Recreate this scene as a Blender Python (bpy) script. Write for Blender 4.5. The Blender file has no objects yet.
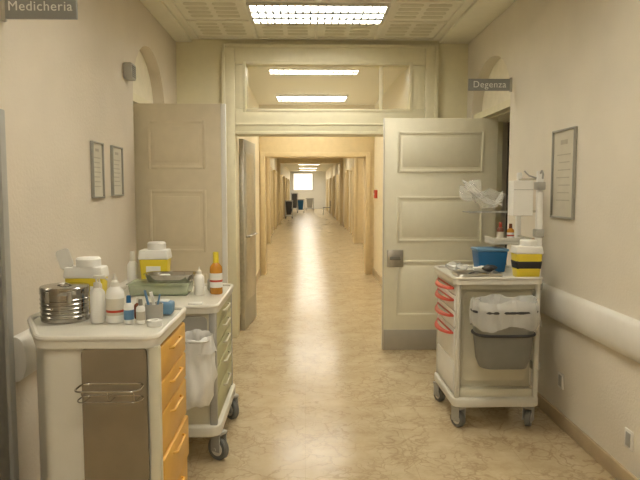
import bpy, bmesh, math, random
from mathutils import Vector, Matrix
random.seed(7)
S = bpy.context.scene
S.view_settings.view_transform = 'Standard'
S.view_settings.exposure = 1.42

# ------------------------------------------------------------ materials
def mat(name, col, rough=0.5, metal=0.0, var=0.04, scale=12, bump=0.0, bscale=60, trans=0.0, alpha=1.0, emit=0, coat=0.0):
    m = bpy.data.materials.new(name); m.use_nodes = True
    nt = m.node_tree; N = nt.nodes; L = nt.links
    b = N['Principled BSDF']
    b.inputs['Roughness'].default_value = rough
    b.inputs['Metallic'].default_value = metal
    b.inputs['Transmission Weight'].default_value = trans
    b.inputs['Alpha'].default_value = alpha
    b.inputs['Coat Weight'].default_value = coat
    tc = N.new('ShaderNodeTexCoord')
    no = N.new('ShaderNodeTexNoise'); no.inputs['Scale'].default_value = scale; no.inputs['Detail'].default_value = 3
    L.new(tc.outputs['Object'], no.inputs['Vector'])
    r = N.new('ShaderNodeValToRGB')
    r.color_ramp.elements[0].position = 0.3; r.color_ramp.elements[1].position = 0.7
    r.color_ramp.elements[0].color = (*[max(0, c*(1-var)) for c in col], 1)
    r.color_ramp.elements[1].color = (*[min(1, c*(1+var)) for c in col], 1)
    L.new(no.outputs['Fac'], r.inputs['Fac']); L.new(r.outputs['Color'], b.inputs['Base Color'])
    if emit:
        b.inputs['Emission Color'].default_value = (*col, 1); b.inputs['Emission Strength'].default_value = emit
    if bump:
        n2 = N.new('ShaderNodeTexNoise'); n2.inputs['Scale'].default_value = bscale; n2.inputs['Detail'].default_value = 4
        L.new(tc.outputs['Object'], n2.inputs['Vector'])
        bp = N.new('ShaderNodeBump'); bp.inputs['Strength'].default_value = bump; bp.inputs['Distance'].default_value = 0.01
        L.new(n2.outputs['Fac'], bp.inputs['Height']); L.new(bp.outputs['Normal'], b.inputs['Normal'])
    return m

def floor_mat():
    m = bpy.data.materials.new('polished_marble'); m.use_nodes = True
    nt = m.node_tree; N = nt.nodes; L = nt.links; b = N['Principled BSDF']
    tc = N.new('ShaderNodeTexCoord')
    n1 = N.new('ShaderNodeTexNoise'); n1.inputs['Scale'].default_value = 5.0; n1.inputs['Detail'].default_value = 9; n1.inputs['Roughness'].default_value = 0.7
    L.new(tc.outputs['Object'], n1.inputs['Vector'])
    r1 = N.new('ShaderNodeValToRGB')
    r1.color_ramp.elements[0].position = .30; r1.color_ramp.elements[0].color = (.50, .385, .225, 1)
    r1.color_ramp.elements[1].position = .68; r1.color_ramp.elements[1].color = (.66, .54, .345, 1)
    L.new(n1.outputs['Fac'], r1.inputs['Fac'])
    nd = N.new('ShaderNodeTexNoise'); nd.inputs['Scale'].default_value = 5; nd.inputs['Detail'].default_value = 6
    L.new(tc.outputs['Object'], nd.inputs['Vector'])
    mx = N.new('ShaderNodeVectorMath'); mx.operation = 'MULTIPLY_ADD'
    mx.inputs[1].default_value = (.38, .38, .38)
    L.new(nd.outputs['Color'], mx.inputs[0]); L.new(tc.outputs['Object'], mx.inputs[2])
    def veins(sc, w):
        v = N.new('ShaderNodeTexVoronoi'); v.feature = 'DISTANCE_TO_EDGE'; v.inputs['Scale'].default_value = sc
        L.new(mx.outputs[0], v.inputs['Vector'])
        rr = N.new('ShaderNodeMapRange'); rr.inputs['From Min'].default_value = 0; rr.inputs['From Max'].default_value = w
        rr.inputs['To Min'].default_value = 1; rr.inputs['To Max'].default_value = 0
        L.new(v.outputs['Distance'], rr.inputs['Value']); return rr
    a = veins(5.0, .05); c = veins(12, .08)
    def mask(sc, lo, hi):
        nm = N.new('ShaderNodeTexNoise'); nm.inputs['Scale'].default_value = sc; nm.inputs['Detail'].default_value = 2
        L.new(tc.outputs['Object'], nm.inputs['Vector'])
        q = N.new('ShaderNodeMapRange'); q.inputs['From Min'].default_value = lo; q.inputs['From Max'].default_value = hi
        L.new(nm.outputs['Fac'], q.inputs['Value']); return q
    k1 = mask(2.6, .42, .6); k2 = mask(4.1, .34, .54)
    ad = N.new('ShaderNodeMath'); ad.operation = 'MULTIPLY'; L.new(c.outputs[0], ad.inputs[0]); L.new(k1.outputs[0], ad.inputs[1])
    ae = N.new('ShaderNodeMath'); ae.operation = 'MULTIPLY'; L.new(a.outputs[0], ae.inputs[0]); L.new(k2.outputs[0], ae.inputs[1])
    a2 = N.new('ShaderNodeMath'); a2.operation = 'MAXIMUM'; L.new(ae.outputs[0], a2.inputs[0]); L.new(ad.outputs[0], a2.inputs[1])
    a3 = N.new('ShaderNodeMath'); a3.operation = 'MULTIPLY'; a3.inputs[1].default_value = .58; L.new(a2.outputs[0], a3.inputs[0])
    mix = N.new('ShaderNodeMixRGB'); mix.inputs['Color2'].default_value = (.31, .20, .10, 1)
    L.new(a3.outputs[0], mix.inputs['Fac']); L.new(r1.outputs['Color'], mix.inputs['Color1'])
    br = N.new('ShaderNodeTexBrick'); br.offset = 0; br.inputs['Scale'].default_value = 1.0
    br.inputs['Brick Width'].default_value = .6; br.inputs['Row Height'].default_value = .6
    br.inputs['Mortar Size'].default_value = .0015
    br.inputs['Color1'].default_value = (1, 1, 1, 1); br.inputs['Color2'].default_value = (.94, .94, .94, 1); br.inputs['Mortar'].default_value = (.78, .75, .7, 1)
    L.new(tc.outputs['Object'], br.inputs['Vector'])
    m2 = N.new('ShaderNodeMixRGB'); m2.blend_type = 'MULTIPLY'; m2.inputs['Fac'].default_value = .8
    L.new(mix.outputs[0], m2.inputs['Color1']); L.new(br.outputs['Color'], m2.inputs['Color2'])
    L.new(m2.outputs[0], b.inputs['Base Color'])
    b.inputs['Roughness'].default_value = .20
    b.inputs['Specular IOR Level'].default_value = .45
    return m

def film_mat(name, col, tr=.45, rough=.25, bump=.5):
    m = bpy.data.materials.new(name); m.use_nodes = True
    nt = m.node_tree; N = nt.nodes; L = nt.links; b = N['Principled BSDF']
    b.inputs['Base Color'].default_value = (*col, 1); b.inputs['Roughness'].default_value = rough
    tc = N.new('ShaderNodeTexCoord'); n2 = N.new('ShaderNodeTexNoise'); n2.inputs['Scale'].default_value = 35
    L.new(tc.outputs['Object'], n2.inputs['Vector'])
    bp = N.new('ShaderNodeBump'); bp.inputs['Strength'].default_value = bump; bp.inputs['Distance'].default_value = .01
    L.new(n2.outputs['Fac'], bp.inputs['Height']); L.new(bp.outputs['Normal'], b.inputs['Normal'])
    t = N.new('ShaderNodeBsdfTransparent'); mx = N.new('ShaderNodeMixShader'); mx.inputs[0].default_value = tr
    L.new(b.outputs[0], mx.inputs[1]); L.new(t.outputs[0], mx.inputs[2]); L.new(mx.outputs[0], N['Material Output'].inputs[0])
    return m

M = dict(
 floor=floor_mat(),
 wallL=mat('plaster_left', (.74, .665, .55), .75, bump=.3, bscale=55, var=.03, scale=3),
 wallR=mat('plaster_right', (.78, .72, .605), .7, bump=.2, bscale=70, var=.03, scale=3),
 wallB=mat('plaster_yellow', (.84, .78, .55), .7, bump=.1, var=.02),
 niche=mat('plaster_niche', (.88, .82, .66), .7, bump=.1),
 seg=mat('plaster_warm', (.82, .73, .53), .6, bump=.1),
 portal=mat('painted_portal', (.70, .56, .32), .45),
 ceil=mat('ceiling_paint', (.86, .83, .70), .8, var=.02),
 tile=mat('ceiling_tile', (.86, .83, .70), .7, var=.02),
 tilepad=mat('ceiling_slot_shade', (.70, .665, .52), .8, var=.02),  # darker pad colour stands in for the shade inside tile slots
 frame=mat('door_frame_paint', (.84, .785, .57), .4, var=.03),
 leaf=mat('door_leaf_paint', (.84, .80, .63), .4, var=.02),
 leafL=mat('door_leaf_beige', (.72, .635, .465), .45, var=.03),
 base=mat('baseboard_stone', (.54, .42, .26), .35, var=.12, scale=6),
 steel=mat('brushed_steel', (.53, .51, .46), .28, .9, var=.1, scale=25),
 chrome=mat('chrome', (.62, .60, .56), .12, 1.0, var=.02),
 drumst=mat('polished_drum_steel', (.42, .40, .365), .16, 1.0, var=.15, scale=18),
 kick=mat('kick_plate', (.43, .40, .33), .4, .3),
 greypanel=mat('grey_holder_panel', (.31, .27, .20), .22, .65, var=.1, scale=6),
 white=mat('white_plastic', (.69, .66, .57), .35, var=.02),
 white2=mat('bright_white_plastic', (.84, .83, .78), .35, var=.02),
 cream=mat('cream_plastic', (.65, .61, .47), .4, var=.02),
 greenish=mat('pale_green_drawer', (.50, .50, .28), .4, var=.03),
 orange=mat('orange_drawer', (.74, .42, .08), .4, var=.04),
 yellow=mat('yellow_plastic', (.76, .60, .04), .35, var=.03),
 red=mat('red_plastic', (.52, .055, .025), .35, var=.03),
 blue=mat('blue_plastic', (.013, .12, .29), .4, var=.04),
 lblue=mat('light_blue_plastic', (.12, .25, .40), .4, var=.04),
 black=mat('black_rubber', (.02, .02, .02), .55),
 dark=mat('dark_grey', (.045, .042, .04), .6),
 roomshade=mat('painted_room_shade', (.035, .028, .02), .6),  # near-black colour stands in for the darkness of the side rooms
 grey=mat('grey_plastic', (.205, .20, .17), .45),
 framegrey=mat('picture_frame_grey', (.34, .33, .28), .4),
 lgrey=mat('light_grey_plastic', (.41, .40, .36), .45),
 paleleaf=mat('pale_metal_leaf', (.46, .45, .39), .4, .2),
 louvre=mat('louvre_metal', (.20, .21, .20), .4),
 rubber=mat('caster_tyre', (.17, .17, .155), .5),
 paper=mat('paper', (.64, .60, .49), .6, var=.03),
 ink=mat('faded_ink', (.48, .44, .35), .7),
 signbg=mat('sign_grey', (.30, .31, .305), .4),
 signtx=mat('sign_letters', (.88, .89, .87), .5),
 amber=mat('amber_liquid', (.58, .25, .03), .2, var=.05),
 brown=mat('brown_bottle', (.19, .06, .03), .25, var=.05),
 rail=mat('rail_vinyl', (.80, .77, .70), .4, var=.02),
 greenbox=film_mat('green_translucent', (.55, .64, .44), .55, .25, .05),
 film=film_mat('clear_film', (.80, .81, .78), .72, .08),
 liner=film_mat('liner_film', (.84, .84, .80), .50, .25),
 bag=film_mat('white_bag', (.90, .89, .85), .22, .3, .2),
 glass=film_mat('hazed_transom_glass', (.74, .69, .50), .78, .08, .0),  # cream diffuse mixed in to imitate the bright, hazy interior beyond
 lamp=mat('lamp_diffuser', (1.0, .95, .835), .5, emit=12.5, var=0),
 lampfar=mat('lamp_diffuser_far', (1.0, .95, .84), .5, emit=7.5, var=0),
 lampend=mat('lamp_diffuser_end', (1.0, .96, .87), .5, emit=11, var=0),
 endglow=mat('end_glow_emitter', (1.0, .96, .88), .5, emit=.38, var=0),  # added emissive panel that makes the diffuse glow at the corridor end
)

# ------------------------------------------------------------ primitives -> (verts, faces)
def bm_out(bm):
    bmesh.ops.recalc_face_normals(bm, faces=bm.faces)
    bm.verts.index_update()
    r = ([v.co.copy() for v in bm.verts], [[v.index for v in f.verts] for f in bm.faces]); bm.free(); return r
def box(x0, x1, y0, y1, z0, z1, bev=0.0, seg=2):
    bm = bmesh.new(); bmesh.ops.create_cube(bm, size=1)
    for v in bm.verts:
        v.co = Vector(((x0+x1)/2+v.co.x*(x1-x0), (y0+y1)/2+v.co.y*(y1-y0), (z0+z1)/2+v.co.z*(z1-z0)))
    if bev:
        bev = min(bev, .49*min(abs(x1-x0), abs(y1-y0), abs(z1-z0)))
        bmesh.ops.bevel(bm, geom=bm.edges[:], offset=bev, segments=seg, profile=.5, affect='EDGES')
    return bm_out(bm)
def tbox(cx, cy, z0, z1, wx0, wy0, wx1, wy1, bev=.01):
    bm = bmesh.new(); bmesh.ops.create_cube(bm, size=1)
    for v in bm.verts:
        top = v.co.z > 0
        wx, wy = (wx1, wy1) if top else (wx0, wy0)
        v.co = Vector((cx+v.co.x*wx, cy+v.co.y*wy, z1 if top else z0))
    if bev: bmesh.ops.bevel(bm, geom=bm.edges[:], offset=bev, segments=3, profile=.5, affect='EDGES')
    return bm_out(bm)
def lathe(prof, c=(0, 0, 0), n=28, sx=1, sy=1):
    V = []; F = []
    for r, z in prof:
        for i in range(n):
            a = 2*math.pi*i/n
            V.append(Vector((c[0]+sx*r*math.cos(a), c[1]+sy*r*math.sin(a), c[2]+z)))
    for j in range(len(prof)-1):
        for i in range(n):
            F.append([j*n+i, j*n+(i+1) % n, (j+1)*n+(i+1) % n, (j+1)*n+i])
    if prof[0] != prof[-1]:
        F.append(list(range(n-1, -1, -1))); k = (len(prof)-1)*n; F.append([k+i for i in range(n)])
    return (V, F)
def cyl(c, r, h, n=24, axis='z', bev=.0):
    p = lathe([(r-bev, 0), (r, bev), (r, h-bev), (r-bev, h)] if bev else [(r, 0), (r, h)], n=n)
    V = []
    for v in p[0]:
        if axis == 'z': w = v
        elif axis == 'x': w = Vector((v.z, v.x, v.y))
        else: w = Vector((v.y, v.z, v.x))
        V.append(w+Vector(c))
    return (V, p[1])
def tube(pts, r, n=8, closed=False):
    P = [Vector(p) for p in pts]; m = len(P); V = []; F = []
    up = None
    for i in range(m):
        if closed: d = P[(i+1) % m]-P[i-1]
        else: d = P[min(i+1, m-1)]-P[max(i-1, 0)]
        d.normalize()
        if up is None:
            up = Vector((0, 0, 1)) if abs(d.z) < .9 else Vector((1, 0, 0))
        s = d.cross(up)
        if s.length < 1e-4: s = d.cross(Vector((1, 0, 0)))
        s.normalize(); up = s.cross(d).normalized()
        for k in range(n):
            a = 2*math.pi*k/n
            V.append(P[i]+r*(math.cos(a)*s+math.sin(a)*up))
    for i in range(m if closed else m-1):
        j = (i+1) % m
        for k in range(n):
            F.append([i*n+k, i*n+(k+1) % n, j*n+(k+1) % n, j*n+k])
    if not closed:
        F.append(list(range(n-1, -1, -1))); F.append([(m-1)*n+k for k in range(n)])
    return (V, F)
def smoothpts(pts, k=6):
    P = [Vector(p) for p in pts]; out = []
    for i in range(len(P)-1):
        p0 = P[max(i-1, 0)]; p1 = P[i]; p2 = P[i+1]; p3 = P[min(i+2, len(P)-1)]
        for j in range(k):
            t = j/k
            out.append(.5*((2*p1)+(p2-p0)*t+(2*p0-5*p1+4*p2-p3)*t*t+(3*p1-p0-3*p2+p3)*t**3))
    out.append(P[-1]); return out
def prism(poly, a0, a1, axis='z', bev=0, seg=3):
    def P(p, a):
        if axis == 'z': return (p[0], p[1], a)
        if axis == 'x': return (a, p[0], p[1])
        return (p[0], a, p[1])
    bm = bmesh.new()
    lo = [bm.verts.new(P(p, a0)) for p in poly]; hi = [bm.verts.new(P(p, a1)) for p in poly]
    n = len(poly)
    bm.faces.new(lo); bm.faces.new(hi)
    for i in range(n):
        bm.faces.new([lo[i], lo[(i+1) % n], hi[(i+1) % n], hi[i]])
    if bev:
        bmesh.ops.recalc_face_normals(bm, faces=bm.faces)
        bmesh.ops.bevel(bm, geom=bm.edges[:], offset=bev, segments=seg, profile=.5, affect='EDGES')
    return bm_out(bm)
def rrect(x0, x1, y0, y1, r, k=5):
    pts = []
    for cx, cy, a0 in ((x1-r, y1-r, 0), (x0+r, y1-r, 90), (x0+r, y0+r, 180), (x1-r, y0+r, 270)):
        for i in range(k+1):
            a = math.radians(a0+90*i/k); pts.append((cx+r*math.cos(a), cy+r*math.sin(a)))
    return pts
def dense(poly, n=72):
    P = [Vector(p) for p in poly]; L = [(P[(i+1) % len(P)]-P[i]).length for i in range(len(P))]; T = sum(L); out = []
    for j in range(n):
        d = T*j/n; i = 0
        while d > L[i] and i < len(P)-1: d -= L[i]; i += 1
        out.append(P[i].lerp(P[(i+1) % len(P)], min(1, d/max(L[i], 1e-9))))
    return out
def loft(secs, cap0=True, cap1=False):
    V = []; F = []; n = len(secs[0][0])
    for poly, z in secs: V += [Vector((p[0], p[1], z)) for p in poly]
    for j in range(len(secs)-1):
        for i in range(n): F.append([j*n+i, j*n+(i+1) % n, (j+1)*n+(i+1) % n, (j+1)*n+i])
    if cap0: F.append(list(range(n-1, -1, -1)))
    if cap1: F.append([(len(secs)-1)*n+i for i in range(n)])
    return (V, F)
def ell(c, r, n=20, m=12):
    return lathe([(max(1e-4, math.sin(math.pi*j/m)), -math.cos(math.pi*j/m)*r[2]) for j in range(m+1)], c, n, r[0], r[1])
def crumple(p, amp, freq, seed=0):
    from mathutils import noise
    V = [v+amp*Vector(noise.noise_vector((v+Vector((seed, seed*1.7, 0)))*freq)) for v in p[0]]
    return (V, p[1])
def wrinkle(p, c, amp, k, ph=0):
    V = []
    for v in p[0]:
        d = Vector((v.x-c[0], v.y-c[1], 0)); a = math.atan2(d.y, d.x)
        V.append(v+d*amp*math.sin(k*a+ph+v.z*9))
    return (V, p[1])
def xf(p, mtx): return ([mtx @ v for v in p[0]], p[1])

ORG = {}
def link(o):
    S.collection.objects.link(o)
def setp(o, label=None, category=None, group=None, kind=None):
    if label: o['label'] = label
    if category: o['category'] = category
    if group: o['group'] = group
    if kind: o['kind'] = kind
def thing(name, base, label, category, group=None):
    o = bpy.data.objects.new(name, None); o.empty_display_size = .1
    o.location = base; link(o); ORG[o] = Vector(base); setp(o, label, category, group); return o
def mk(name, prims, m, parent=None, label=None, category=None, group=None, kind=None, smooth=35):
    if isinstance(prims, tuple): prims = [prims]
    V = []; F = []
    for p in prims:
        k = len(V); V += p[0]; F += [[i+k for i in f] for f in p[1]]
    lo = Vector([min(v[i] for v in V) for i in range(3)]); hi = Vector([max(v[i] for v in V) for i in range(3)])
    c = (lo+hi)/2
    if parent is None: c.z = lo.z
    if kind == 'structure': c = Vector((0, 0, 0))
    me = bpy.data.meshes.new(name)
    me.from_pydata([v-c for v in V], [], F)
    bm = bmesh.new(); bm.from_mesh(me)
    for f in bm.faces: f.smooth = True
    th = math.radians(smooth)
    for e in bm.edges:
        if len(e.link_faces) == 2 and e.calc_face_angle(0) > th: e.smooth = False
    bm.to_mesh(me); bm.free()
    me.materials.append(M[m] if isinstance(m, str) else m)
    o = bpy.data.objects.new(name, me); link(o)
    ORG[o] = c.copy()
    if parent is not None:
        o.parent = parent; o.location = c-ORG[parent]
    else: o.location = c
    setp(o, label, category, group, kind)
    return o
def mks(name, prims, m, parent, **k):
    for p in prims: mk(name, p, m, parent, **k)
def text(name, body, size, loc, rot, m, parent, sx=1):
    cu = bpy.data.curves.new(name, 'FONT'); cu.body = body; cu.size = size; cu.extrude = .0008
    cu.align_x = 'CENTER'; cu.align_y = 'CENTER'; cu.space_character = 1.08
    t = bpy.data.objects.new(name, cu); link(t)
    bpy.context.view_layer.update()
    me = bpy.data.meshes.new_from_object(t.evaluated_get(bpy.context.evaluated_depsgraph_get()))
    bpy.data.objects.remove(t)
    o = bpy.data.objects.new(name, me); link(o); me.materials.append(M[m])
    o.parent = parent; o.location = Vector(loc)-ORG[parent]; o.rotation_euler = rot; o.scale = (sx, 1, 1)
    return o

# ------------------------------------------------------------ room shell
XL, XR, ZC, YD = -1.27, 1.63, 2.98, 6.3
mk('floor', box(-3, 3.2, -3, 50.2, -.1, 0), 'floor', kind='structure')
mk('ceiling', box(-3, 3.2, -3, 50.2, ZC, ZC+.1), 'ceil', kind='structure')
def arch(y0, y1, zs, zt, k=14):
    c = (y0+y1)/2; a = (y1-y0)/2
    return [(c-a*math.cos(math.pi*i/k), zs+(zt-zs)*math.sin(math.pi*i/k)) for i in range(k+1)]
RA = (4.97, 6.12, 2.25, 2.66); LA = (4.70, 5.75, 2.20, 2.66)
mk('wall_right', prism([(-3, 0), (RA[0], 0)]+arch(*RA)+[(RA[1], 0), (YD+.2, 0), (YD+.2, ZC), (-3, ZC)], XR, XR+.4, 'x'), 'wallR', kind='structure', smooth=20)
mk('wall_left', prism([(-3, 0), (LA[0], 0)]+arch(*LA)+[(LA[1], 0), (YD+.2, 0), (YD+.2, ZC), (-3, ZC)], XL-.4, XL, 'x'), 'wallL', kind='structure', smooth=20)
mk('wall_behind', box(-1.7, 2.1, -3.1, -3, 0, ZC), 'wallL', kind='structure')
mk('wall_right_niche', box(XR+.10, XR+.44, RA[0]-.1, RA[1]+.1, 2.16, 2.8), 'niche', kind='structure')
mk('wall_left_niche', box(XL-.44, XL-.10, LA[0]-.1, LA[1]+.1, 2.16, 2.8), 'niche', kind='structure')
mk('door_1', [box(XR+.36, XR+.40, RA[0]-.1, RA[1]+.1, 0, 2.16)], 'roomshade', kind='structure', label='panel painted dark for the unlit room behind the side doorway')
mk('door_2', [box(XL-.40, XL-.36, LA[0]-.1, LA[1]+.1, 0, 2.16)], 'roomshade', kind='structure', label='panel painted dark for the shade in the side doorway')
mk('trim_1', [box(XR+.02, XR+.3, RA[0]+.0, RA[0]+.035, 0, 2.2), box(XR+.02, XR+.3, RA[1]-.035, RA[1], 0, 2.2), box(XR+.02, XR+.3, RA[0], RA[1], 2.17, 2.23)], 'frame', kind='structure')
mk('trim_2', [box(XL-.3, XL-.02, LA[0], LA[0]+.035, 0, 2.2), box(XL-.3, XL-.02, LA[1]-.035, LA[1], 0, 2.2), box(XL-.3, XL-.02, LA[0], LA[1], 2.17, 2.23)], 'frame', kind='structure')

mk('wall_back', [box(XL, -.78, YD, YD+.2, 0, ZC), box(1.285, XR, YD, YD+.2, 0, ZC), box(-.78, 1.285, YD, YD+.2, 2.89, ZC)], 'wallB', kind='structure')
fy0, fy1 = YD-.05, YD+.22
def ring(x0, x1, z0, z1, w, y0, y1, b=.006):
    return [box(x0, x0+w, y0, y1, z0, z1, b), box(x1-w, x1, y0, y1, z0, z1, b), box(x0+w, x1-w, y0, y1, z1-w, z1, b), box(x0+w, x1-w, y0, y1, z0, z0+w, b)]
mk('trim_3', [box(-.79, -.69, fy0, fy1, 0, 2.90, .01), box(1.195, 1.295, fy0, fy1, 0, 2.90, .01),
              box(-.69, 1.195, fy0, fy1, 2.73, 2.90, .01), box(-.69, 1.195, fy0, fy1, 2.05, 2.30, .01),
              box(-.69, -.58, fy0+.01, fy1, 2.30, 2.73, .005), box(1.04, 1.195, fy0+.01, fy1, 2.30, 2.73, .005)]
   + ring(-.61, 1.07, 2.27, 2.76, .03, fy0-.008, fy0+.02) + ring(-.82, 1.325, 0.0, 2.93, .035, fy0-.008, fy0+.03)[:3]
   + [box(-.69, 1.195, fy0-.008, fy0+.01, 2.05, 2.08, .005), box(-.69, 1.195, fy0-.010, fy0+.01, 2.14, 2.16, .005)], 'frame', kind='structure', label='cream moulded door frame with transom')
mk('window_1', [box(-.58, 1.04, YD+.0, YD+.006, 2.30, 2.73)], 'glass', kind='structure', label='glass transom with painted-in cream haze over the corridor doorway')
mk('trim_4', [box(.745, .775, YD-.02, YD+.02, 2.30, 2.73)], 'frame', kind='structure')

mk('wall_left_middle', box(-1.3, -.80, YD+.2, 11, 0, ZC), 'seg', kind='structure')
mk('wall_right_middle', box(1.22, 1.7, YD+.2, 11, 0, ZC), 'seg', kind='structure')
def portal(i, y, x0, x1, z, th=.3):
    mk('trim_%d' % i, [box(-1.4, x0, y, y+th, 0, ZC), box(x1, 1.8, y, y+th, 0, ZC), box(x0, x1, y, y+th, z, ZC)]
       + [box(x0-.08, x0+.0, y-.03, y, 0, z+.08, .005), box(x1, x1+.08, y-.03, y, 0, z+.08, .005), box(x0, x1, y-.03, y, z, z+.08, .005)], 'portal', kind='structure', label='tan painted corridor portal')
portal(5, 11.0, -.70, 1.07, 2.08)
portal(6, 17.5, -.98, 1.38, 2.40)
portal(7, 27.0, -1.05, 1.5, 2.65)
mk('wall_left_distant', box(-1.5, -1.2, 11.3, 50, 0, ZC), 'seg', kind='structure')
mk('wall_right_distant', box(1.65, 1.95, 11.3, 50, 0, ZC), 'seg', kind='structure')
mk('wall_end', box(-1.5, 1.95, 50, 50.2, 0, ZC), 'white2', kind='structure')
mk('end_glow_panel', [box(-.9, .6, 49.93, 49.97, 1.5, 2.8)], 'endglow', kind='structure', label='added glowing panel for the bright haze at the corridor end')
mk('trim_8', ring(-.95, .65, 1.45, 2.85, .05, 49.9, 50.0)+[box(-.17, -.13, 49.9, 49.99, 1.5, 2.8)], 'white2', kind='structure')
k = 3
for i, y in enumerate((13.2, 15.6, 20.5, 23.5, 30.5, 34.5, 39, 44)):
    for side, xw in (('l', -1.2), ('r', 1.65)):
        s = 1 if xw < 0 else -1
        a, b = sorted((xw, xw+s*.09))
        mk('door_%d' % k, [box(a, b, y, y+.1, 0, 2.25, .004), box(a, b, y+1.05, y+1.15, 0, 2.25, .004), box(a, b, y+.1, y+1.05, 2.15, 2.25, .004)], 'portal', kind='structure', label='tan door frame on the distant corridor wall')
        a, b = sorted((xw, xw+s*.03))
        o = mk('door_%d' % (k+1), [box(a, b, y+.1, y+1.05, 0, 2.15)], 'leaf' if side == 'l' else 'white', kind='structure', label='pale closed side door')
        k += 2
mk('baseboard_right', [box(XR-.018, XR, -3, RA[0], 0, .09, .004), box(XR-.018, XR, RA[1], YD, 0, .09, .004)], 'base', kind='structure')
mk('baseboard_left', [box(XL, XL+.018, -3, LA[0], 0, .09, .004)], 'base', kind='structure')
mk('baseboard_middle', [box(1.2, 1.22, YD+.25, 11, 0, .12), box(-.80, -.785, YD+.25, 11, 0, .12)], 'base', kind='structure')
mk('baseboard_distant', [box(1.63, 1.65, 11.3, 50, 0, .12), box(-1.2, -1.18, 11.3, 50, 0, .12)], 'base', kind='structure')

gx = [-1.05, -.47, .11, .69, 1.27]
prs = []; pads = []
y = YD-.1; rows = []
while y > 0.5: rows.append(y); y -= .6
rows.append(y)
for x in gx: prs.append(box(x-.018, x+.018, rows[-1], rows[0], ZC-.014, ZC, .003))
for y in rows: prs.append(box(gx[0], gx[-1], y-.018, y+.018, ZC-.0135, ZC, .003))
LY = [.5, 2.9, 5.3]
for r in range(len(rows)-1):
    yc = (rows[r]+rows[r+1])/2
    for c in range(4):
        if c in (1, 2) and any(abs(yc-l) < .33 for l in LY): continue
        x0 = gx[c]+.06; w = (gx[c+1]-gx[c]-.12)
        for a in range(2):
            for b in range(4):
                xa = x0+w*a/2+.02; ya = rows[r+1]+.07+.115*b+.012
                pads.append(prism(rrect(xa, xa+w/2-.04, ya, ya+.07, .03, 3), ZC-.004, ZC))
mk('trim_9', prs, 'tile', kind='structure', label='ceiling grid bars')
mk('trim_10', pads, 'tilepad', kind='structure', label='ceiling tile pads coloured darker for slot shade')
mk('trim_11', [box(XL, gx[0]-.06, -3, YD, ZC-.03, ZC, .01), box(gx[-1]+.06, XR, -3, YD, ZC-.03, ZC, .01)], 'ceil', kind='structure')

def ring2(x0, x1, y0, y1, w):
    z0, z1 = ZC-.035, ZC
    return [box(x0, x0+w, y0, y1, z0, z1), box(x1-w, x1, y0, y1, z0, z1), box(x0+w, x1-w, y0, y0+w, z0, z1), box(x0+w, x1-w, y1-w, y1, z0, z1)]
def light_fix(y, x0=-.46, x1=.68, hy=.28, far=None, n=18):
    e = thing('ceiling_light', ((x0+x1)/2, y, ZC-.04), 'recessed fluorescent ceiling light with a white louvre grid', 'ceiling light', 'fluorescent ceiling lights')
    mk('lamp_frame', ring2(x0, x1, y-hy, y+hy, .025), 'white', e)
    if far:
        mk('lamp_diffuser', box(x0+.025, x1-.025, y-hy+.025, y+hy-.025, ZC-.012, ZC-.002), far, e); return
    mk('reflector', box(x0+.025, x1-.025, y-hy+.025, y+hy-.025, ZC-.006, ZC-.001), 'lgrey', e)
    for f in (-.6, 0, .6):
        mk('lamp_tube', box(x0+.03, x1-.03, y+hy*f-.045, y+hy*f+.045, ZC-.03, ZC-.007, .008), 'lamp', e)
    pr = [box(x0+.02+(x1-x0-.04)*i/n-.006, x0+.02+(x1-x0-.04)*i/n+.006, y-hy+.02, y+hy-.02, ZC-.044, ZC-.032) for i in range(1, n)]
    pr += [box(x0+.02, x1-.02, y+hy*f-.025, y+hy*f+.025, ZC-.044, ZC-.031) for f in (-.3, .3)]
    mk('lamp_louvre', pr, 'louvre', e)
for y in (-1.9, .5, 2.9, 5.3, 7.7, 10.1): light_fix(y)
for y in (13, 16, 20, 24, 30, 36): light_fix(y, -.4, .85, .3, 'lampfar')
for y in (42, 47): light_fix(y, -.4, .85, .3, 'lampend')

# ------------------------------------------------------------ doors leaves
def door_leaf(name, x0, x1, y, z1, m, panels, th=.045, label=None):
    o = mk(name, box(x0, x1, y, y+th, .012, z1, .004), m, kind='structure', label=label)
    for (a, b, c, d) in panels:
        mk('panel_moulding', ring(a, b, c, d, .024, y-.006, y+.002, .004)+[box(a+.05, b-.05, y-.003, y+.001, c+.05, d-.05, .002)], m, o)
    return o
D = door_leaf('door_100', .725, 1.76, 5.70, 2.15, 'leaf', [(.84, 1.64, 1.66, 2.03), (.84, 1.64, 1.02, 1.44), (.84, 1.64, .33, .85)], label='open cream panelled door with grey kick plate')
mk('kick_plate', box(.73, 1.755, 5.692, 5.702, .012, .20, .002), 'kick', D)
mk('lock_plate', box(.755, .905, 5.688, 5.702, .79, .95, .004), 'steel', D)
mk('door_handle', [box(.78, .88, 5.680, 5.689, .855, .885, .003)], 'grey', D)
mk('edge_strip', box(.717, .727, 5.695, 5.75, .012, 2.15, .002), 'white', D)
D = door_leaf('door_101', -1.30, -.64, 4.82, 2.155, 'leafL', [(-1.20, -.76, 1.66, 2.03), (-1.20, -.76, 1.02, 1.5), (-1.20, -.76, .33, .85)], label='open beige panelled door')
mk('edge_strip', box(-.642, -.606, 4.816, 4.868, .012, 2.155, .003), 'white2', D)  # lit free edge of the leaf, painted as a white strip
T3 = Matrix.Translation((-.685, YD+.25, 0)) @ Matrix.Rotation(math.radians(-5), 4, 'Z')
D = mk('door_102', xf(box(0, .045, 0, .74, .01, 2.03, .004), T3), 'paleleaf', kind='structure', label='pale grey metal corridor door leaf standing open')
mk('glass_insert', xf(box(.044, .050, .12, .60, .3, 1.9, .003), T3), 'steel', D)
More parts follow.
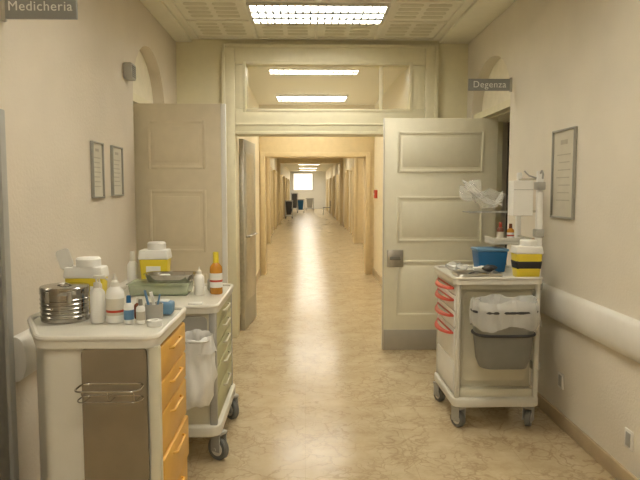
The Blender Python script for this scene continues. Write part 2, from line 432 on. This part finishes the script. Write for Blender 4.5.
mk('push_bar', xf(tube([(.05, .1, 1.0), (.08, .12, 1.0), (.08, .60, 1.0), (.05, .62, 1.0)], .012), T3), 'steel', D)
mk('edge_strip', xf(box(-.002, .047, -.006, .002, .01, 2.03, .002), T3), 'steel', D)
D = mk('door_103', [box(XL, XL+.02, 1.4, 2.58, .01, 1.80, .004)], 'steel', kind='structure', label='steel faced door with frame on the side wall')
mk('door_frame', [box(XL, XL+.035, 2.58, 2.63, 0, 1.83, .006), box(XL, XL+.035, 1.4, 2.58, 1.80, 1.83, .006)], 'lgrey', D)

# ------------------------------------------------------------ wall things
def rail(name, x, s, y0, y1):
    prof = [(x+s*.06*math.sin(math.pi*i/18)**.7, .765-.10*math.cos(math.pi*i/18)) for i in range(19)]
    return mk(name, prism(prof, y0, y1, 'y'), 'rail', label='off-white rounded vinyl bumper rail along the wall', category='wall guard', smooth=50)
rail('bumper_rail', XR, -1, -2.9, 4.85)
rail('bumper_rail', XL, 1, 2.68, 4.5)

def picture(x, s, y0, y1, z0, z1, label, w=.02, fm='framegrey'):
    a, b = sorted((x, x+s*.02))
    e = thing('picture_frame', (x, (y0+y1)/2, z0), label, 'framed picture')
    mk('frame_moulding', [box(a, b, y0, y0+w, z0, z1, .003), box(a, b, y1-w, y1, z0, z1, .003), box(a, b, y0+w, y1-w, z0, z0+w, .003), box(a, b, y0+w, y1-w, z1-w, z1, .003)], fm, e)
    a, b = sorted((x+s*.001, x+s*.008))
    mk('print_sheet', box(a, b, y0+w, y1-w, z0+w, z1-w), 'paper', e)
    a, b = sorted((x+s*.008, x+s*.0095))
    H = z1-z0; W = y1-y0
    mk('printed_lines', [box(a, b, y0+W*(.2 + .04*(i % 2)), y1-W*(.2+.05*(i % 3)), z0+H*(.2+.085*i), z0+H*(.2+.085*i)+.006) for i in range(7)]+[box(a, b, y0+W*.35, y1-W*.35, z0+H*.83, z0+H*.88)], 'ink', e)
picture(XR, -1, 3.72, 4.06, 1.32, 1.88, 'framed certificate with grey frame on the cream wall', .013)
picture(XL, 1, 3.74, 3.94, 1.45, 1.79, 'small framed notice with grey frame', .010)
picture(XL, 1, 4.12, 4.35, 1.46, 1.79, 'small framed print with grey frame', .010)

def sign(x0, x1, y, z0, z1, body, size, label, sx=1):
    e = thing('hanging_sign', ((x0+x1)/2, y, z0), label, 'sign')
    mk('sign_plate', box(x0, x1, y, y+.015, z0, z1, .003), 'signbg', e)
    mk('wall_bracket', box(x1-.006, x1+.012, y-.005, y+.02, z0-.01, z1+.01, .003) if x1 > 0 else box(x0-.012, x0+.006, y-.005, y+.02, z0-.01, z1+.01, .003), 'steel', e)
    text('lettering', body, size, ((x0+x1)/2-.0, y-.001, (z0+z1)/2), (math.pi/2, 0, 0), 'signtx', e, sx)
sign(1.27, 1.60, 4.88, 2.27, 2.36, 'Degenza', .070, 'small grey projecting sign reading Degenza')
sign(-1.258, -.955, 2.7, 2.215, 2.315, 'Medicheria', .056, 'grey projecting wall sign reading Medicheria')

def outlet(y, z):
    e = thing('wall_socket', (XR, y, z-.04), 'white wall socket low on the cream wall', 'socket', 'wall sockets')
    mk('cover_plate', box(XR-.008, XR, y-.04, y+.04, z-.05, z+.05, .004), 'rail', e)
    mk('socket_insert', [box(XR-.011, XR-.007, y-.022, y+.022, z-.035, z+.035, .003)], 'lgrey', e)
outlet(3.84, .29); outlet(3.0, .25)
e = thing('wall_speaker', (XL, 4.52, 2.28), 'small grey box mounted high on the wall', 'wall box')
mk('housing', box(XL, XL+.06, 4.46, 4.58, 2.28, 2.39, .008), 'lgrey', e)
mk('front_grille', [box(XL+.06, XL+.063, 4.475, 4.565, 2.295+.014*i, 2.301+.014*i) for i in range(6)], 'grey', e)
e = thing('fire_alarm', (1.22, 10.55, 1.38), 'small red fire alarm call box', 'fire alarm')
mk('housing', box(1.17, 1.222, 10.48, 10.64, 1.36, 1.50, .01), 'red', e)
mk('front_button', cyl((1.16, 10.56, 1.43), .02, .012, axis='x'), 'white2', e)
e = thing('light_switch', (-.8, 9.8, .62), 'dark wall switch plate', 'switch')
mk('cover_plate', box(-.80, -.785, 9.6, 9.85, .62, .76, .004), 'grey', e)
mk('rocker', box(-.787, -.78, 9.68, 9.77, .65, .73, .003), 'dark', e)

# ------------------------------------------------------------ casters etc
def caster(e, x, y, r=.055, ang=0, tm='rubber'):
    Mt = Matrix.Translation((x, y, 0)) @ Matrix.Rotation(math.radians(ang), 4, 'Z')
    c = mk('caster', [xf(p, Mt) for p in (box(-.032, -.025, -.035, .03, r*.8, r*2+.03, .003), box(.025, .032, -.035, .03, r*.8, r*2+.03, .003),
        box(-.034, .034, -.04, .035, r*2+.015, r*2+.035, .006), cyl((0, 0, r*2+.03), .016, .05), cyl((-.036, 0, r), .01, .072, axis='x', n=12))], 'lgrey', e)
    mk('wheel', [xf((lambda p: ([Vector((v.z, v.x, v.y+r)) for v in p[0]], p[1]))(lathe([(r*.62, -.018), (r*.92, -.019), (r, -.012), (r, .012), (r*.92, .019), (r*.62, .018)], n=28)), Mt)], tm, c)
    mk('wheel_hub', [xf(cyl((-.021, 0, r), r*.62, .042, axis='x', bev=.003), Mt)], 'white', c)

def rim_top(poly, z, m, e, name='worktop', lip=.02, t=.03):
    cx = sum(p[0] for p in poly)/len(poly); cy = sum(p[1] for p in poly)/len(poly)
    pts = [(cx+(p[0]-cx)*.985, cy+(p[1]-cy)*.985, z+lip*.3) for p in poly]
    return mk(name, [prism(poly, z-t, z, 'z'), tube(pts, lip*.55, 8, True)], m, e)
def chamf(poly, r, k=4):
    out = []
    n = len(poly)
    for i in range(n):
        p = Vector(poly[i]); a = Vector(poly[i-1]); b = Vector(poly[(i+1) % n])
        p0 = p+(a-p).normalized()*r; p1 = p+(b-p).normalized()*r
        for j in range(k+1):
            t = j/k; q = p0*(1-t)**2+p*2*t*(1-t)+p1*t*t
            out.append((q.x, q.y))
    return out

# ------------------------------------------------------------ cart 1 (orange drawers)
C1 = thing('medical_cart', (-.83, 2.5, 0), 'white treatment cart with orange drawers and grey side holder', 'medical cart')
poly = chamf([(-.535, 2.22), (-.965, 2.22), (-1.15, 2.58), (-1.15, 2.80), (-.535, 2.80)], .05)
rim_top(poly, .96, 'white', C1)
body = chamf([(-.56, 2.24), (-.95, 2.24), (-1.13, 2.59), (-1.13, 2.76), (-.56, 2.76)], .03)
mk('cart_body', prism(body, .13, .93, 'z'), 'white', C1)
mk('cart_base', prism(poly, .115, .16, 'z'), 'lgrey', C1)
zs = [(.785, .915, 0), (.665, .78, 0), (.495, .66, 0), (.305, .49, .008), (.165, .30, .0)]
for a, b, o in zs:
    d = mk('drawer', [box(-.56, -.535+o, 2.27, 2.75, a, b, .008)], 'orange', C1)
    mk('drawer_handle', [tube([(-.537+o, 2.42, b-.035), (-.52+o, 2.43, b-.035), (-.52+o, 2.60, b-.035), (-.537+o, 2.61, b-.035)], .006)], 'orange', d)
mk('corner_post', [box(-.57, -.53, 2.228, 2.265, .14, .935, .008)], 'cream', C1)
mk('side_panel', [prism(rrect(-.81, -.575, .36, .935, .03), 2.225, 2.242, 'y')], 'greypanel', C1)
def wr(z, y0): return [(x, y, z) for x, y in rrect(-.808, -.582, y0, 2.226, .03)]
mk('wire_holder', [tube(wr(.80, 2.13), .0035, 8, True), tube(wr(.755, 2.15), .0025, 8, True)]
   + [tube([(x, 2.133, .80), (x, 2.153, .755), (x, 2.22, .75)], .002) for x in (-.78, -.69, -.60)], 'drumst', C1)
for x, y in ((-.60, 2.30), (-.90, 2.30), (-.60, 2.70), (-1.07, 2.70)): caster(C1, x, y, .05, 15)

# ------------------------------------------------------------ cart 2 (pale drawers)
C2 = thing('medical_cart', (-.8, 3.7, 0), 'pale green and white treatment cart with hanging waste bag', 'medical cart')
poly = chamf([(-.47, 3.30), (-1.16, 3.30), (-1.16, 4.08), (-.47, 4.08)], .05)
rim_top(poly, .87, 'white', C2)
mk('cart_body', box(-1.14, -.505, 3.33, 4.05, .2, .84, .015), 'cream', C2)
mk('side_panel', prism(rrect(-.97, -.53, .40, .82, .03), 3.318, 3.332, 'y'), 'lgrey', C2)
mk('cart_base', prism(chamf([(-.46, 3.29), (-1.16, 3.29), (-1.16, 4.09), (-.46, 4.09)], .07), .16, .22, 'z', .01), 'white', C2)
for a, b in ((.745, .83), (.645, .74), (.53, .64), (.39, .525), (.23, .385)):
    d = mk('drawer', box(-.505, -.482, 3.36, 4.01, a, b, .006), 'greenish', C2)
    mk('drawer_handle', tube([(-.483, 3.6, b-.03), (-.465, 3.61, b-.03), (-.465, 3.82, b-.03), (-.483, 3.83, b-.03)], .006), 'cream', d)
mks('corner_post', [box(-.52, -.48, 3.315, 3.355, .2, .84, .008), box(-.52, -.48, 4.02, 4.055, .2, .84, .008)], 'lgrey', C2)
mk('bag_ring', [tube([(x, y, .73) for x, y in rrect(-.69, -.495, 3.11, 3.315, .04)], .005, 8, True)], 'steel', C2)
for x, y, a in ((-.485, 3.38, 55), (-1.05, 3.37, 20), (-.485, 4.0, 40), (-1.05, 4.0, 0)): caster(C2, x, y, .066, a)
e = thing('waste_bag', (-.59, 3.20, .36), 'white plastic waste bag hanging on the cart side', 'waste bag')
p = lathe([(.005, .39), (.05, .372), (.085, .385), (.105, .43), (.116, .48), (.114, .53), (.106, .59), (.102, .64), (.094, .69), (.09, .73), (.104, .742), (.107, .72), (.105, .69), (.110, .665)], (-.585, 3.20, 0), 72, 1, .82)
p = (p[0], p[1][:-1])
mk('bag_film', crumple(crumple(wrinkle(p, (-.585, 3.20), .03, 11), .026, 13), .010, 30, 2), 'bag', e, smooth=60)

# ------------------------------------------------------------ right cart
C3 = thing('medical_cart', (1.19, 4.07, 0), 'cream dressing cart with red drawer handles and rack posts', 'medical cart')
rim_top(chamf([(.915, 3.76), (1.47, 3.76), (1.47, 4.38), (.915, 4.38)], .05), .95, 'white', C3)
mk('cart_body', box(.958, 1.435, 3.865, 4.33, .2, .92, .008), 'cream', C3)
mk('side_panel', [box(.97, 1.43, 3.80, 3.865, .885, .92, .004), box(.97, 1.43, 3.80, 3.865, .2, .25, .004), prism(rrect(1.0, 1.40, .29, .86, .03), 3.856, 3.867, 'y')], 'cream', C3)
mk('cart_base', prism(chamf([(.92, 3.76), (1.47, 3.76), (1.47, 4.38), (.92, 4.38)], .06), .145, .20, 'z', .01), 'white', C3)
mks('corner_post', [box(a, a+.032, b, b+.032, .19, .93, .012, 3) for a in (.935, 1.43) for b in (3.785, 4.325)], 'white', C3)
for a, b in ((.845, .915), (.745, .84), (.635, .74), (.425, .63), (.215, .42)):
    d = mk('drawer', box(.934, .958, 3.83, 4.31, a, b, .006), 'white2', C3)
    if a > .3:
        zc = b-.03
        n = 16
        outer = [(.936-.062*math.sin(math.pi*i/n)**.6, 3.84+.46*i/n) for i in range(n+1)]
        V = []; F = []
        for i in range(n+1):
            x, yy = outer[i]; sg = math.sin(math.pi*i/n)**.6
            xi = x+.018*sg+.004
            V += [Vector((x, yy, zc-.006-.014*sg)), Vector((xi, yy, zc-.003-.008*sg)), Vector((xi, yy, zc+.006-.006*sg)), Vector((x+.005, yy, zc+.004-.012*sg))]
        for i in range(n):
            for j in range(4):
                F.append([i*4+j, i*4+(j+1) % 4, (i+1)*4+(j+1) % 4, (i+1)*4+j])
        F += [[3, 2, 1, 0], [n*4, n*4+1, n*4+2, n*4+3]]
        mk('drawer_handle', [(V, F), box(.926, .937, 3.84, 4.30, zc-.004, zc+.006, .003)], 'red', d, label='curved red drawer handle')
for x, y, a in ((.97, 3.83, 30), (1.42, 3.83, -30), (.955, 4.31, 20), (1.42, 4.31, 0)): caster(C3, x, y, .052, a)
mks('rack_post', [box(1.474, 1.514, 3.92, 3.955, .25, 1.62, .008), box(1.474, 1.508, 4.30, 4.33, .25, 1.62, .008)], 'white2', C3)
mks('post_clamp', [box(1.466, 1.520, 3.905, 3.97, z, z+.05, .006) for z in (.34, .62, .86, 1.20, 1.50)]+[box(1.466, 1.512, 4.285, 4.34, z, z+.05, .006) for z in (.34, .86, 1.5)], 'lgrey', C3)
mks('rack_rail', [tube([(1.49, 3.94, z), (1.49, 4.31, z)], .008) for z in (1.18, 1.36, 1.57)]+[tube([(1.49, 3.94, .55), (1.44, 3.94, .55)], .008), tube([(1.49, 3.94, .9), (1.44, 3.94, .9)], .008), tube([(1.49, 4.31, .9), (1.44, 4.31, .9)], .008)], 'chrome', C3)
mk('wire_basket', [tube([(1.10, 4.31, 1.35), (1.49, 4.31, 1.35)], .004), tube([(1.10, 4.12, 1.35), (1.49, 4.12, 1.35)], .004), tube([(1.10, 4.12, 1.35), (1.10, 4.31, 1.35)], .004)]
   +[tube([(x, 4.12, 1.35), (x, 4.31, 1.35)], .002) for x in (1.15, 1.2, 1.25, 1.3, 1.35, 1.4)], 'lgrey', C3)
mk('rack_shelf', [box(1.26, 1.476, 4.12, 4.33, 1.135, 1.15, .004), box(1.26, 1.27, 4.12, 4.33, 1.15, 1.18, .003), box(1.27, 1.476, 4.12, 4.128, 1.15, 1.18, .003)], 'white', C3)
mks('rail_hook', [tube([(1.49, 3.93, 1.60), (1.49, 3.90, 1.62), (1.49, 3.88, 1.60), (1.49, 3.885, 1.57)], .006), tube([(1.47, 3.94, 1.575), (1.42, 3.93, 1.59), (1.39, 3.93, 1.62)], .005)], 'lgrey', C3)
# waste bin
e = thing('waste_bin', (1.19, 3.66, .44), 'grey waste bin with clear plastic liner hung on the cart', 'waste bin')
def rr(w, d, r): return dense(rrect(1.19-w/2, 1.19+w/2, 3.66-d/2, 3.66+d/2, r, 8), 120)
mk('bin_body', loft([(rr(.22, .12, .05), .435), (rr(.28, .15, .065), .44), (rr(.32, .18, .08), .49), (rr(.35, .205, .085), .64), (rr(.368, .215, .09), .79), (rr(.352, .20, .085), .79), (rr(.28, .15, .06), .47)], True, True), 'grey', e)
mk('bin_rim', [tube([(x, y, .785) for x, y in rr(.378, .225, .09)], .010, 8, True), tube([(x, y, .645) for x, y in rr(.356, .21, .085)], .009, 8, True)], 'dark', e)
p = loft([(rr(.385, .235, .09), .69), (rr(.392, .240, .09), .72), (rr(.394, .243, .09), .76), (rr(.392, .242, .09), .80), (rr(.386, .236, .09), .835), (rr(.370, .22, .08), .85), (rr(.352, .205, .08), .84), (rr(.335, .185, .07), .77), (rr(.30, .15, .05), .62)], False)
V = [Vector((v.x, v.y, v.z+.012*math.sin(4*math.atan2(v.y-3.66, v.x-1.19)+1))) for v in p[0]]
mk('bin_liner', crumple(crumple(wrinkle((V, p[1]), (1.19, 3.66), .012, 19), .014, 12, 3), .005, 34, 1), 'liner', e, smooth=50)

# ------------------------------------------------------------ small items
def bottle(name, label, x, y, z, h, r, m='white2', cap='white', band=None, kind='plain', cat='bottle', group=None):
    e = thing(name, (x, y, z), label, cat, group)
    hb = h*.74
    mk('bottle_body', lathe([(r*.9, 0), (r, .006), (r, hb*.78), (r*.93, hb*.88), (r*.45, hb), (r*.38, hb+.004)], (x, y, z+.001)), m, e)
    if kind == 'plain':
        mk('bottle_cap', lathe([(r*.46, 0), (r*.48, .004), (r*.44, h-hb-.004), (r*.38, h-hb)], (x, y, z+hb)), cap, e)
    elif kind == 'nozzle':
        mk('bottle_cap', lathe([(r*.48, 0), (r*.46, .018), (r*.22, .026), (r*.1, h-hb)], (x, y, z+hb)), cap, e)
    elif kind == 'pump':
        mk('pump_head', [lathe([(r*.48, 0), (r*.46, .02), (r*.15, .024), (r*.15, h-hb-.012)], (x, y, z+hb)), box(x-.012, x+.035, y-.009, y+.009, z+h-.014, z+h, .004), tube([(x+.03, y, z+h-.008), (x+.045, y, z+h-.02)], .004)], cap, e)
    if band:
        mk('label_band', lathe([(r*1.012, hb*.22), (r*1.015, hb*.24), (r*1.015, hb*.66), (r*1.012, hb*.68)], (x, y, z)), band[0], e)
        if len(band) > 1: mk('label_stripe', lathe([(r*1.02, hb*band[2]), (r*1.022, hb*band[2]+.001), (r*1.022, hb*band[3]), (r*1.02, hb*band[3]+.001)], (x, y, z)), band[1], e)
    return e
Z1 = .961
def drum(x, y, z, r, h, label):
    e = thing('sterilising_drum', (x, y, z), label, 'steel container')
    prof = [(r*.97, 0), (r, .004)]
    for i in range(5):
        zz = h*(.12+.12*i)
        prof += [(r, zz), (r*1.022, zz+h*.015), (r*1.022, zz+h*.045), (r, zz+h*.06)]
    prof += [(r, h*.79), (r*.98, h*.80)]
    mk('drum_body', lathe(prof, (x, y, z+.001), 48), 'drumst', e)
    mk('drum_lid', lathe([(r*1.015, h*.79), (r*1.025, h*.80), (r*1.025, h*.96), (r*.99, h*.99), (r*.4, h)], (x, y, z), 48), 'drumst', e)
    for a in (-60, -110):
        ca, sa = math.cos(math.radians(a)), math.sin(math.radians(a))
        mk('clasp', [box(x+ca*(r+.006)-.007, x+ca*(r+.006)+.007, y+sa*(r+.006)-.005, y+sa*(r+.006)+.005, z+h*.6, z+h*.9, .002)], 'steel', e)
    hs = [(x-.03+.06*i/8, y, z+h+.008*math.sin(math.pi*i/8)) for i in range(9)]
    mk('lid_handle', tube(hs, .003), 'chrome', e)
drum(-.998, 2.585, Z1, .096, .145, 'round stainless steel dressing drum with clasp lid on cart')
def sharps(x, y, z, w, d, h, label, band=False, flap=False):
    e = thing('sharps_container', (x, y, z), label, 'sharps container', 'yellow sharps containers')
    mk('container_body', tbox(x, y, z+.001, z+h*.66, w*.84, d*.84, w, d, .012), 'yellow', e)
    mk('container_lid', [tbox(x, y, z+h*.64, z+h*.84, w*1.06, d*1.06, w*.98, d*.98, .008), lathe([(w*.32, 0), (w*.32, h*.13), (w*.28, h*.16)], (x+w*.06, y, z+h*.84), 24)], 'white2', e)
    if band: mk('label_band', tbox(x, y, z+h*.24, z+h*.46, w*.91, d*.91, w*.985, d*.985, .008), 'black', e)
    else: mk('label_sticker', box(x-w*.25, x+w*.25, y-d/2-.002, y-d/2+.02, z+h*.2, z+h*.5, .002), 'white2', e)
    if flap: mk('lid_flap', xf(prism(rrect(-.03, .03, 0, .085, .015), 0, .005, 'y'), Matrix.Translation((x-w*.42, y-.03, z+h*.82)) @ Matrix.Rotation(math.radians(-18), 4, 'Y')), 'white2', e)
sharps(-.96, 2.737, Z1, .165, .09, .245, 'yellow sharps container with white lid flap open on cart', flap=True)
bottle('white_bottle', 'white plastic squeeze bottle with pointed cap', -.864, 2.61, Z1, .17, .024, kind='nozzle', group='white bottles')
bottle('white_bottle', 'white dispenser bottle beside the steel drum', -.845, 2.52, Z1, .195, .027, kind='pump', group='white bottles')
bottle('antiseptic_bottle', 'large white bottle with pale printed label', -.775, 2.53, Z1, .20, .036, band=('paper', 'red', .3, .36), kind='nozzle')
bottle('white_bottle', 'white bottle with red marked label', -.808, 2.637, Z1, .17, .026, band=('paper', 'red', .45, .55), group='white bottles')
bottle('small_bottle', 'small white bottle with dark blue cap', -.712, 2.50, Z1, .115, .02, cap='blue', band=('lblue',))
bottle('small_bottle', 'small white bottle with grey cap', -.665, 2.50, Z1, .10, .018, cap='grey', band=('ink',))
bottle('small_bottle', 'small brown glass bottle', -.70, 2.60, Z1, .09, .018, m='brown', cap='white')
e = thing('tape_roll', (-.60, 2.46, Z1), 'roll of white surgical tape lying on cart', 'tape roll')
mk('tape_ring', lathe([(.014, 0), (.03, 0), (.03, .022), (.014, .022), (.014, 0)], (-.60, 2.46, Z1+.001)), 'white2', e)
e = thing('instrument_cup', (-.625, 2.56, Z1), 'steel cup holding blue and white instruments', 'cup')
mk('cup_body', lathe([(.03, 0), (.034, .005), (.037, .07), (.035, .07), (.031, .008)], (-.625, 2.56, Z1+.001)), 'lgrey', e)
mks('instrument', [tube([(-.635, 2.56, Z1+.01), (-.665, 2.57, Z1+.125)], .005), tube([(-.62, 2.55, Z1+.01), (-.6, 2.56, Z1+.11)], .004)], 'lblue', e)
mk('syringe', [tube([(-.615, 2.565, Z1+.01), (-.635, 2.55, Z1+.12)], .007)], 'white2', e)
e = thing('wipes_pack', (-.60, 2.68, Z1), 'light blue and white wipes packet', 'packet')
mk('pack_body', crumple(box(-.65, -.57, 2.64, 2.72, Z1+.004, Z1+.06, .014, 3), .004, 30), 'lblue', e)
mk('pack_flap', box(-.63, -.59, 2.66, 2.70, Z1+.058, Z1+.066, .002), 'white2', e)

Z2 = .871
e = thing('storage_box', (-.88, 3.76, Z2), 'translucent green plastic storage box on cart', 'plastic box')
mk('box_body', tbox(-.87, 3.76, Z2+.001, Z2+.07, .34, .17, .36, .19, .010), 'greenbox', e)
mk('box_lid', [box(-1.055, -.685, 3.66, 3.86, Z2+.07, Z2+.078, .003)], 'greenbox', e)
mk('box_contents', [box(-1.02, -.91, 3.70, 3.82, Z2+.006, Z2+.05, .01), box(-.86, -.74, 3.70, 3.82, Z2+.006, Z2+.045, .01)], 'white', e)
e = thing('kidney_tray', (-.82, 3.76, Z2+.079), 'stainless steel instrument tray on the green box', 'tray')
def rt(w): return dense(rrect(-.815-.14-w, -.815+.14+w, 3.68-w, 3.84+w, .07, 8), 64)
mk('tray_body', loft([(rt(-.02), Z2+.079), (rt(-.005), Z2+.082), (rt(.008), Z2+.125), (rt(.018), Z2+.127), (rt(.006), Z2+.124), (rt(-.007), Z2+.084)], True, True), 'drumst', e)
e = thing('gauze_pad', (-.85, 3.76, Z2+.087), 'folded white gauze pad in the tray', 'gauze')
mk('gauze', box(-.88, -.82, 3.73, 3.79, Z2+.086, Z2+.120, .008), 'white2', e)
sharps(-.955, 3.97, Z2, .18, .12, .30, 'yellow sharps container with white lid behind green box')
bottle('white_bottle', 'white bottle behind the green box', -1.10, 3.97, Z2, .24, .034, kind='plain', group='white bottles')
bottle('white_bottle', 'white squeeze bottle next to amber bottle', -.635, 3.72, Z2, .17, .03, kind='nozzle', group='white bottles')
bottle('antiseptic_bottle', 'amber antiseptic bottle with white and red label', -.54, 3.76, Z2, .255, .038, m='amber', cap='yellow', band=('white2', 'red', .40, .46))
bottle('small_bottle', 'small steel capped jar', -.59, 3.90, Z2, .10, .026, m='lgrey', cap='steel')
e = thing('foil_packet', (-.60, 3.37, Z2), 'flat white sachet on cart edge', 'packet')
mk('sachet', crumple(box(-.64, -.56, 3.36, 3.41, Z2+.003, Z2+.016, .005), .003, 40), 'white2', e)

Z3 = .951
sharps(1.388, 3.85, Z3+.0, .165, .12, .24, 'yellow sharps container with black band and white lid', band=True)
e = thing('storage_box', (1.26, 4.18, Z3), 'blue plastic box of supplies on cart', 'plastic box')
mk('box_body', tbox(1.25, 4.17, Z3+.001, Z3+.14, .17, .14, .20, .17, .008), 'blue', e)
mk('box_lid', box(1.145, 1.355, 4.08, 4.26, Z3+.14, Z3+.158, .005), 'lblue', e)
e = thing('instrument_tray', (1.06, 4.03, Z3), 'steel tray with instruments on cart top', 'tray')
tr = rrect(.96, 1.24, 3.84, 4.03, .03)
mk('tray_body', [prism(tr, Z3+.001, Z3+.005), tube([(a, b, Z3+.02) for a, b in tr], .005, 8, True), tube([(a, b, Z3+.010) for a, b in tr], .006, 6, True)], 'steel', e)
for i, (a, b, c, d) in enumerate([(1.0, 3.88, 1.12, 3.98), (1.05, 3.87, 1.17, 3.91)]):
    e = thing('forceps', (a, b, Z3+.008), 'thin steel forceps lying in the tray', 'forceps', 'instruments in the tray')
    mk('forceps_arm', [tube([(a, b, Z3+.012), ((a+c)/2, (b+d)/2, Z3+.018+.004*i), (c, d, Z3+.014)], .004), tube([(a+.012, b-.004, Z3+.012), ((a+c)/2+.006, (b+d)/2, Z3+.019), (c, d, Z3+.014)], .004)], 'chrome', e)
e = thing('plastic_wrapper', (1.03, 4.12, Z3), 'crumpled clear and white plastic wrapper on cart', 'wrapper')
mk('wrapper_film', crumple(ell((1.02, 4.13, Z3+.036), (.065, .055, .025), 30, 18), .025, 22, 5), 'liner', e, smooth=25)
e = thing('folded_cloth', (1.17, 4.0, Z3+.02), 'black and white crumpled cloth on the tray', 'cloth')
mk('cloth', crumple(ell((1.19, 3.965, Z3+.047), (.05, .035, .018), 24, 14), .014, 26, 9), 'dark', e, smooth=60)
mk('cloth_lining', crumple(ell((1.13, 3.985, Z3+.04), (.045, .03, .018), 24, 14), .014, 30, 2), 'white2', e, smooth=60)
bottle('small_bottle', 'small brown bottle on the rack shelf', 1.33, 4.2, 1.151, .13, .024, m='brown', cap='red', band=('paper',))
bottle('small_bottle', 'small orange bottle on the rack shelf', 1.40, 4.2, 1.151, .12, .024, m='amber', cap='brown', band=('white2', 'red', .4, .5))
bottle('white_bottle', 'white bottle standing on the cart below the rack', 1.42, 4.1, Z3, .17, .03, band=('paper', 'red', .4, .5), group='white bottles')
e = thing('glove_box', (1.41, 4.02, 1.33), 'plain white box hung on the rack', 'glove box')
mk('carton', box(1.335, 1.462, 3.96, 4.07, 1.335, 1.56, .003, 1), 'white2', e)
mk('dispensing_slot', box(1.336, 1.461, 3.957, 3.961, 1.50, 1.503), 'lgrey', e)
e = thing('plastic_bag', (1.2, 4.2, 1.36), 'crumpled clear plastic bags and tubing on the rack', 'plastic bag')
mk('bag_film', [crumple(ell((1.13, 4.21, 1.50), (.075, .065, .045), 40, 24), .06, 14, 2), crumple(ell((1.24, 4.21, 1.44), (.105, .065, .06), 40, 24), .06, 14, 6)], 'film', e, smooth=22)
tb = []
for i in range(8):
    o = i*.018; a = random.uniform(-.02, .02)
    tb.append(tube(smoothpts([(1.06+o*.3, 4.2+a, 1.565-o*.5), (1.11+o, 4.17, 1.54+a-o), (1.18+o, 4.2-a, 1.47-o*.6), (1.27, 4.18+a, 1.43-o*.3+a), (1.34, 4.2, 1.39+o*.8)]), .0045, 6))
mk('coiled_tubing', tb, 'white2', e)

# ------------------------------------------------------------ distant things
def far_cart(x, y, w, h, m, label):
    e = thing('trolley', (x, y, 0), label, 'trolley')
    mk('trolley_frame', [box(x-w/2, x-w/2+.04, y-.3, y-.26, .1, h), box(x+w/2-.04, x+w/2, y-.3, y-.26, .1, h), box(x-w/2, x-w/2+.04, y+.26, y+.3, .1, h), box(x+w/2-.04, x+w/2, y+.26, y+.3, .1, h), box(x-w/2, x+w/2, y-.3, y+.3, h-.05, h), box(x-w/2, x+w/2, y-.3, y+.3, .12, .16)], 'lgrey', e)
    mk('trolley_bag', tbox(x, y, .2, h-.06, w*.6, .4, w*.8, .5, .05), m, e)
    mks('trolley_wheel', [cyl((x+a-.02, y+b, .06), .06, .04, axis='x') for a in (-w/2+.04, w/2-.04) for b in (-.26, .26)], 'black', e)
far_cart(-.85, 33, .42, .95, 'dark', 'dark laundry trolley standing in the far corridor')
far_cart(-.28, 41, .5, .9, 'blue', 'dark blue bagged trolley near the corridor end')
far_cart(-.75, 45, .5, 1.3, 'dark', 'tall dark trolley beside the far wall')
far_cart(.35, 46, .6, .9, 'lgrey', 'grey trolley near the corridor end')
e = thing('chair', (1.3, 38, 0), 'grey waiting chair against the far wall', 'chair')
mk('seat', [box(1.1, 1.55, 37.8, 38.25, .42, .46, .01)], 'grey', e)
mk('backrest', [box(1.52, 1.56, 37.8, 38.25, .5, .85, .01)], 'grey', e)
for a in (1.13, 1.52):
    for b in (37.83, 38.22): mk('leg', tube([(a, b, 0), (a, b, .43 if a < 1.3 else .6)], .015), 'steel', e)

# ------------------------------------------------------------ world + camera
w = bpy.data.worlds.new('World'); S.world = w; w.use_nodes = True
w.node_tree.nodes['Background'].inputs[0].default_value = (1, .9, .7, 1); w.node_tree.nodes['Background'].inputs[1].default_value = .2
cam = bpy.data.cameras.new('camera'); cam.lens = 35; cam.sensor_width = 36
co = bpy.data.objects.new('camera', cam); link(co)
co.location = (0, 0, 1.5); co.rotation_euler = (math.radians(90-4.6), 0, math.radians(-1.38))
S.camera = co
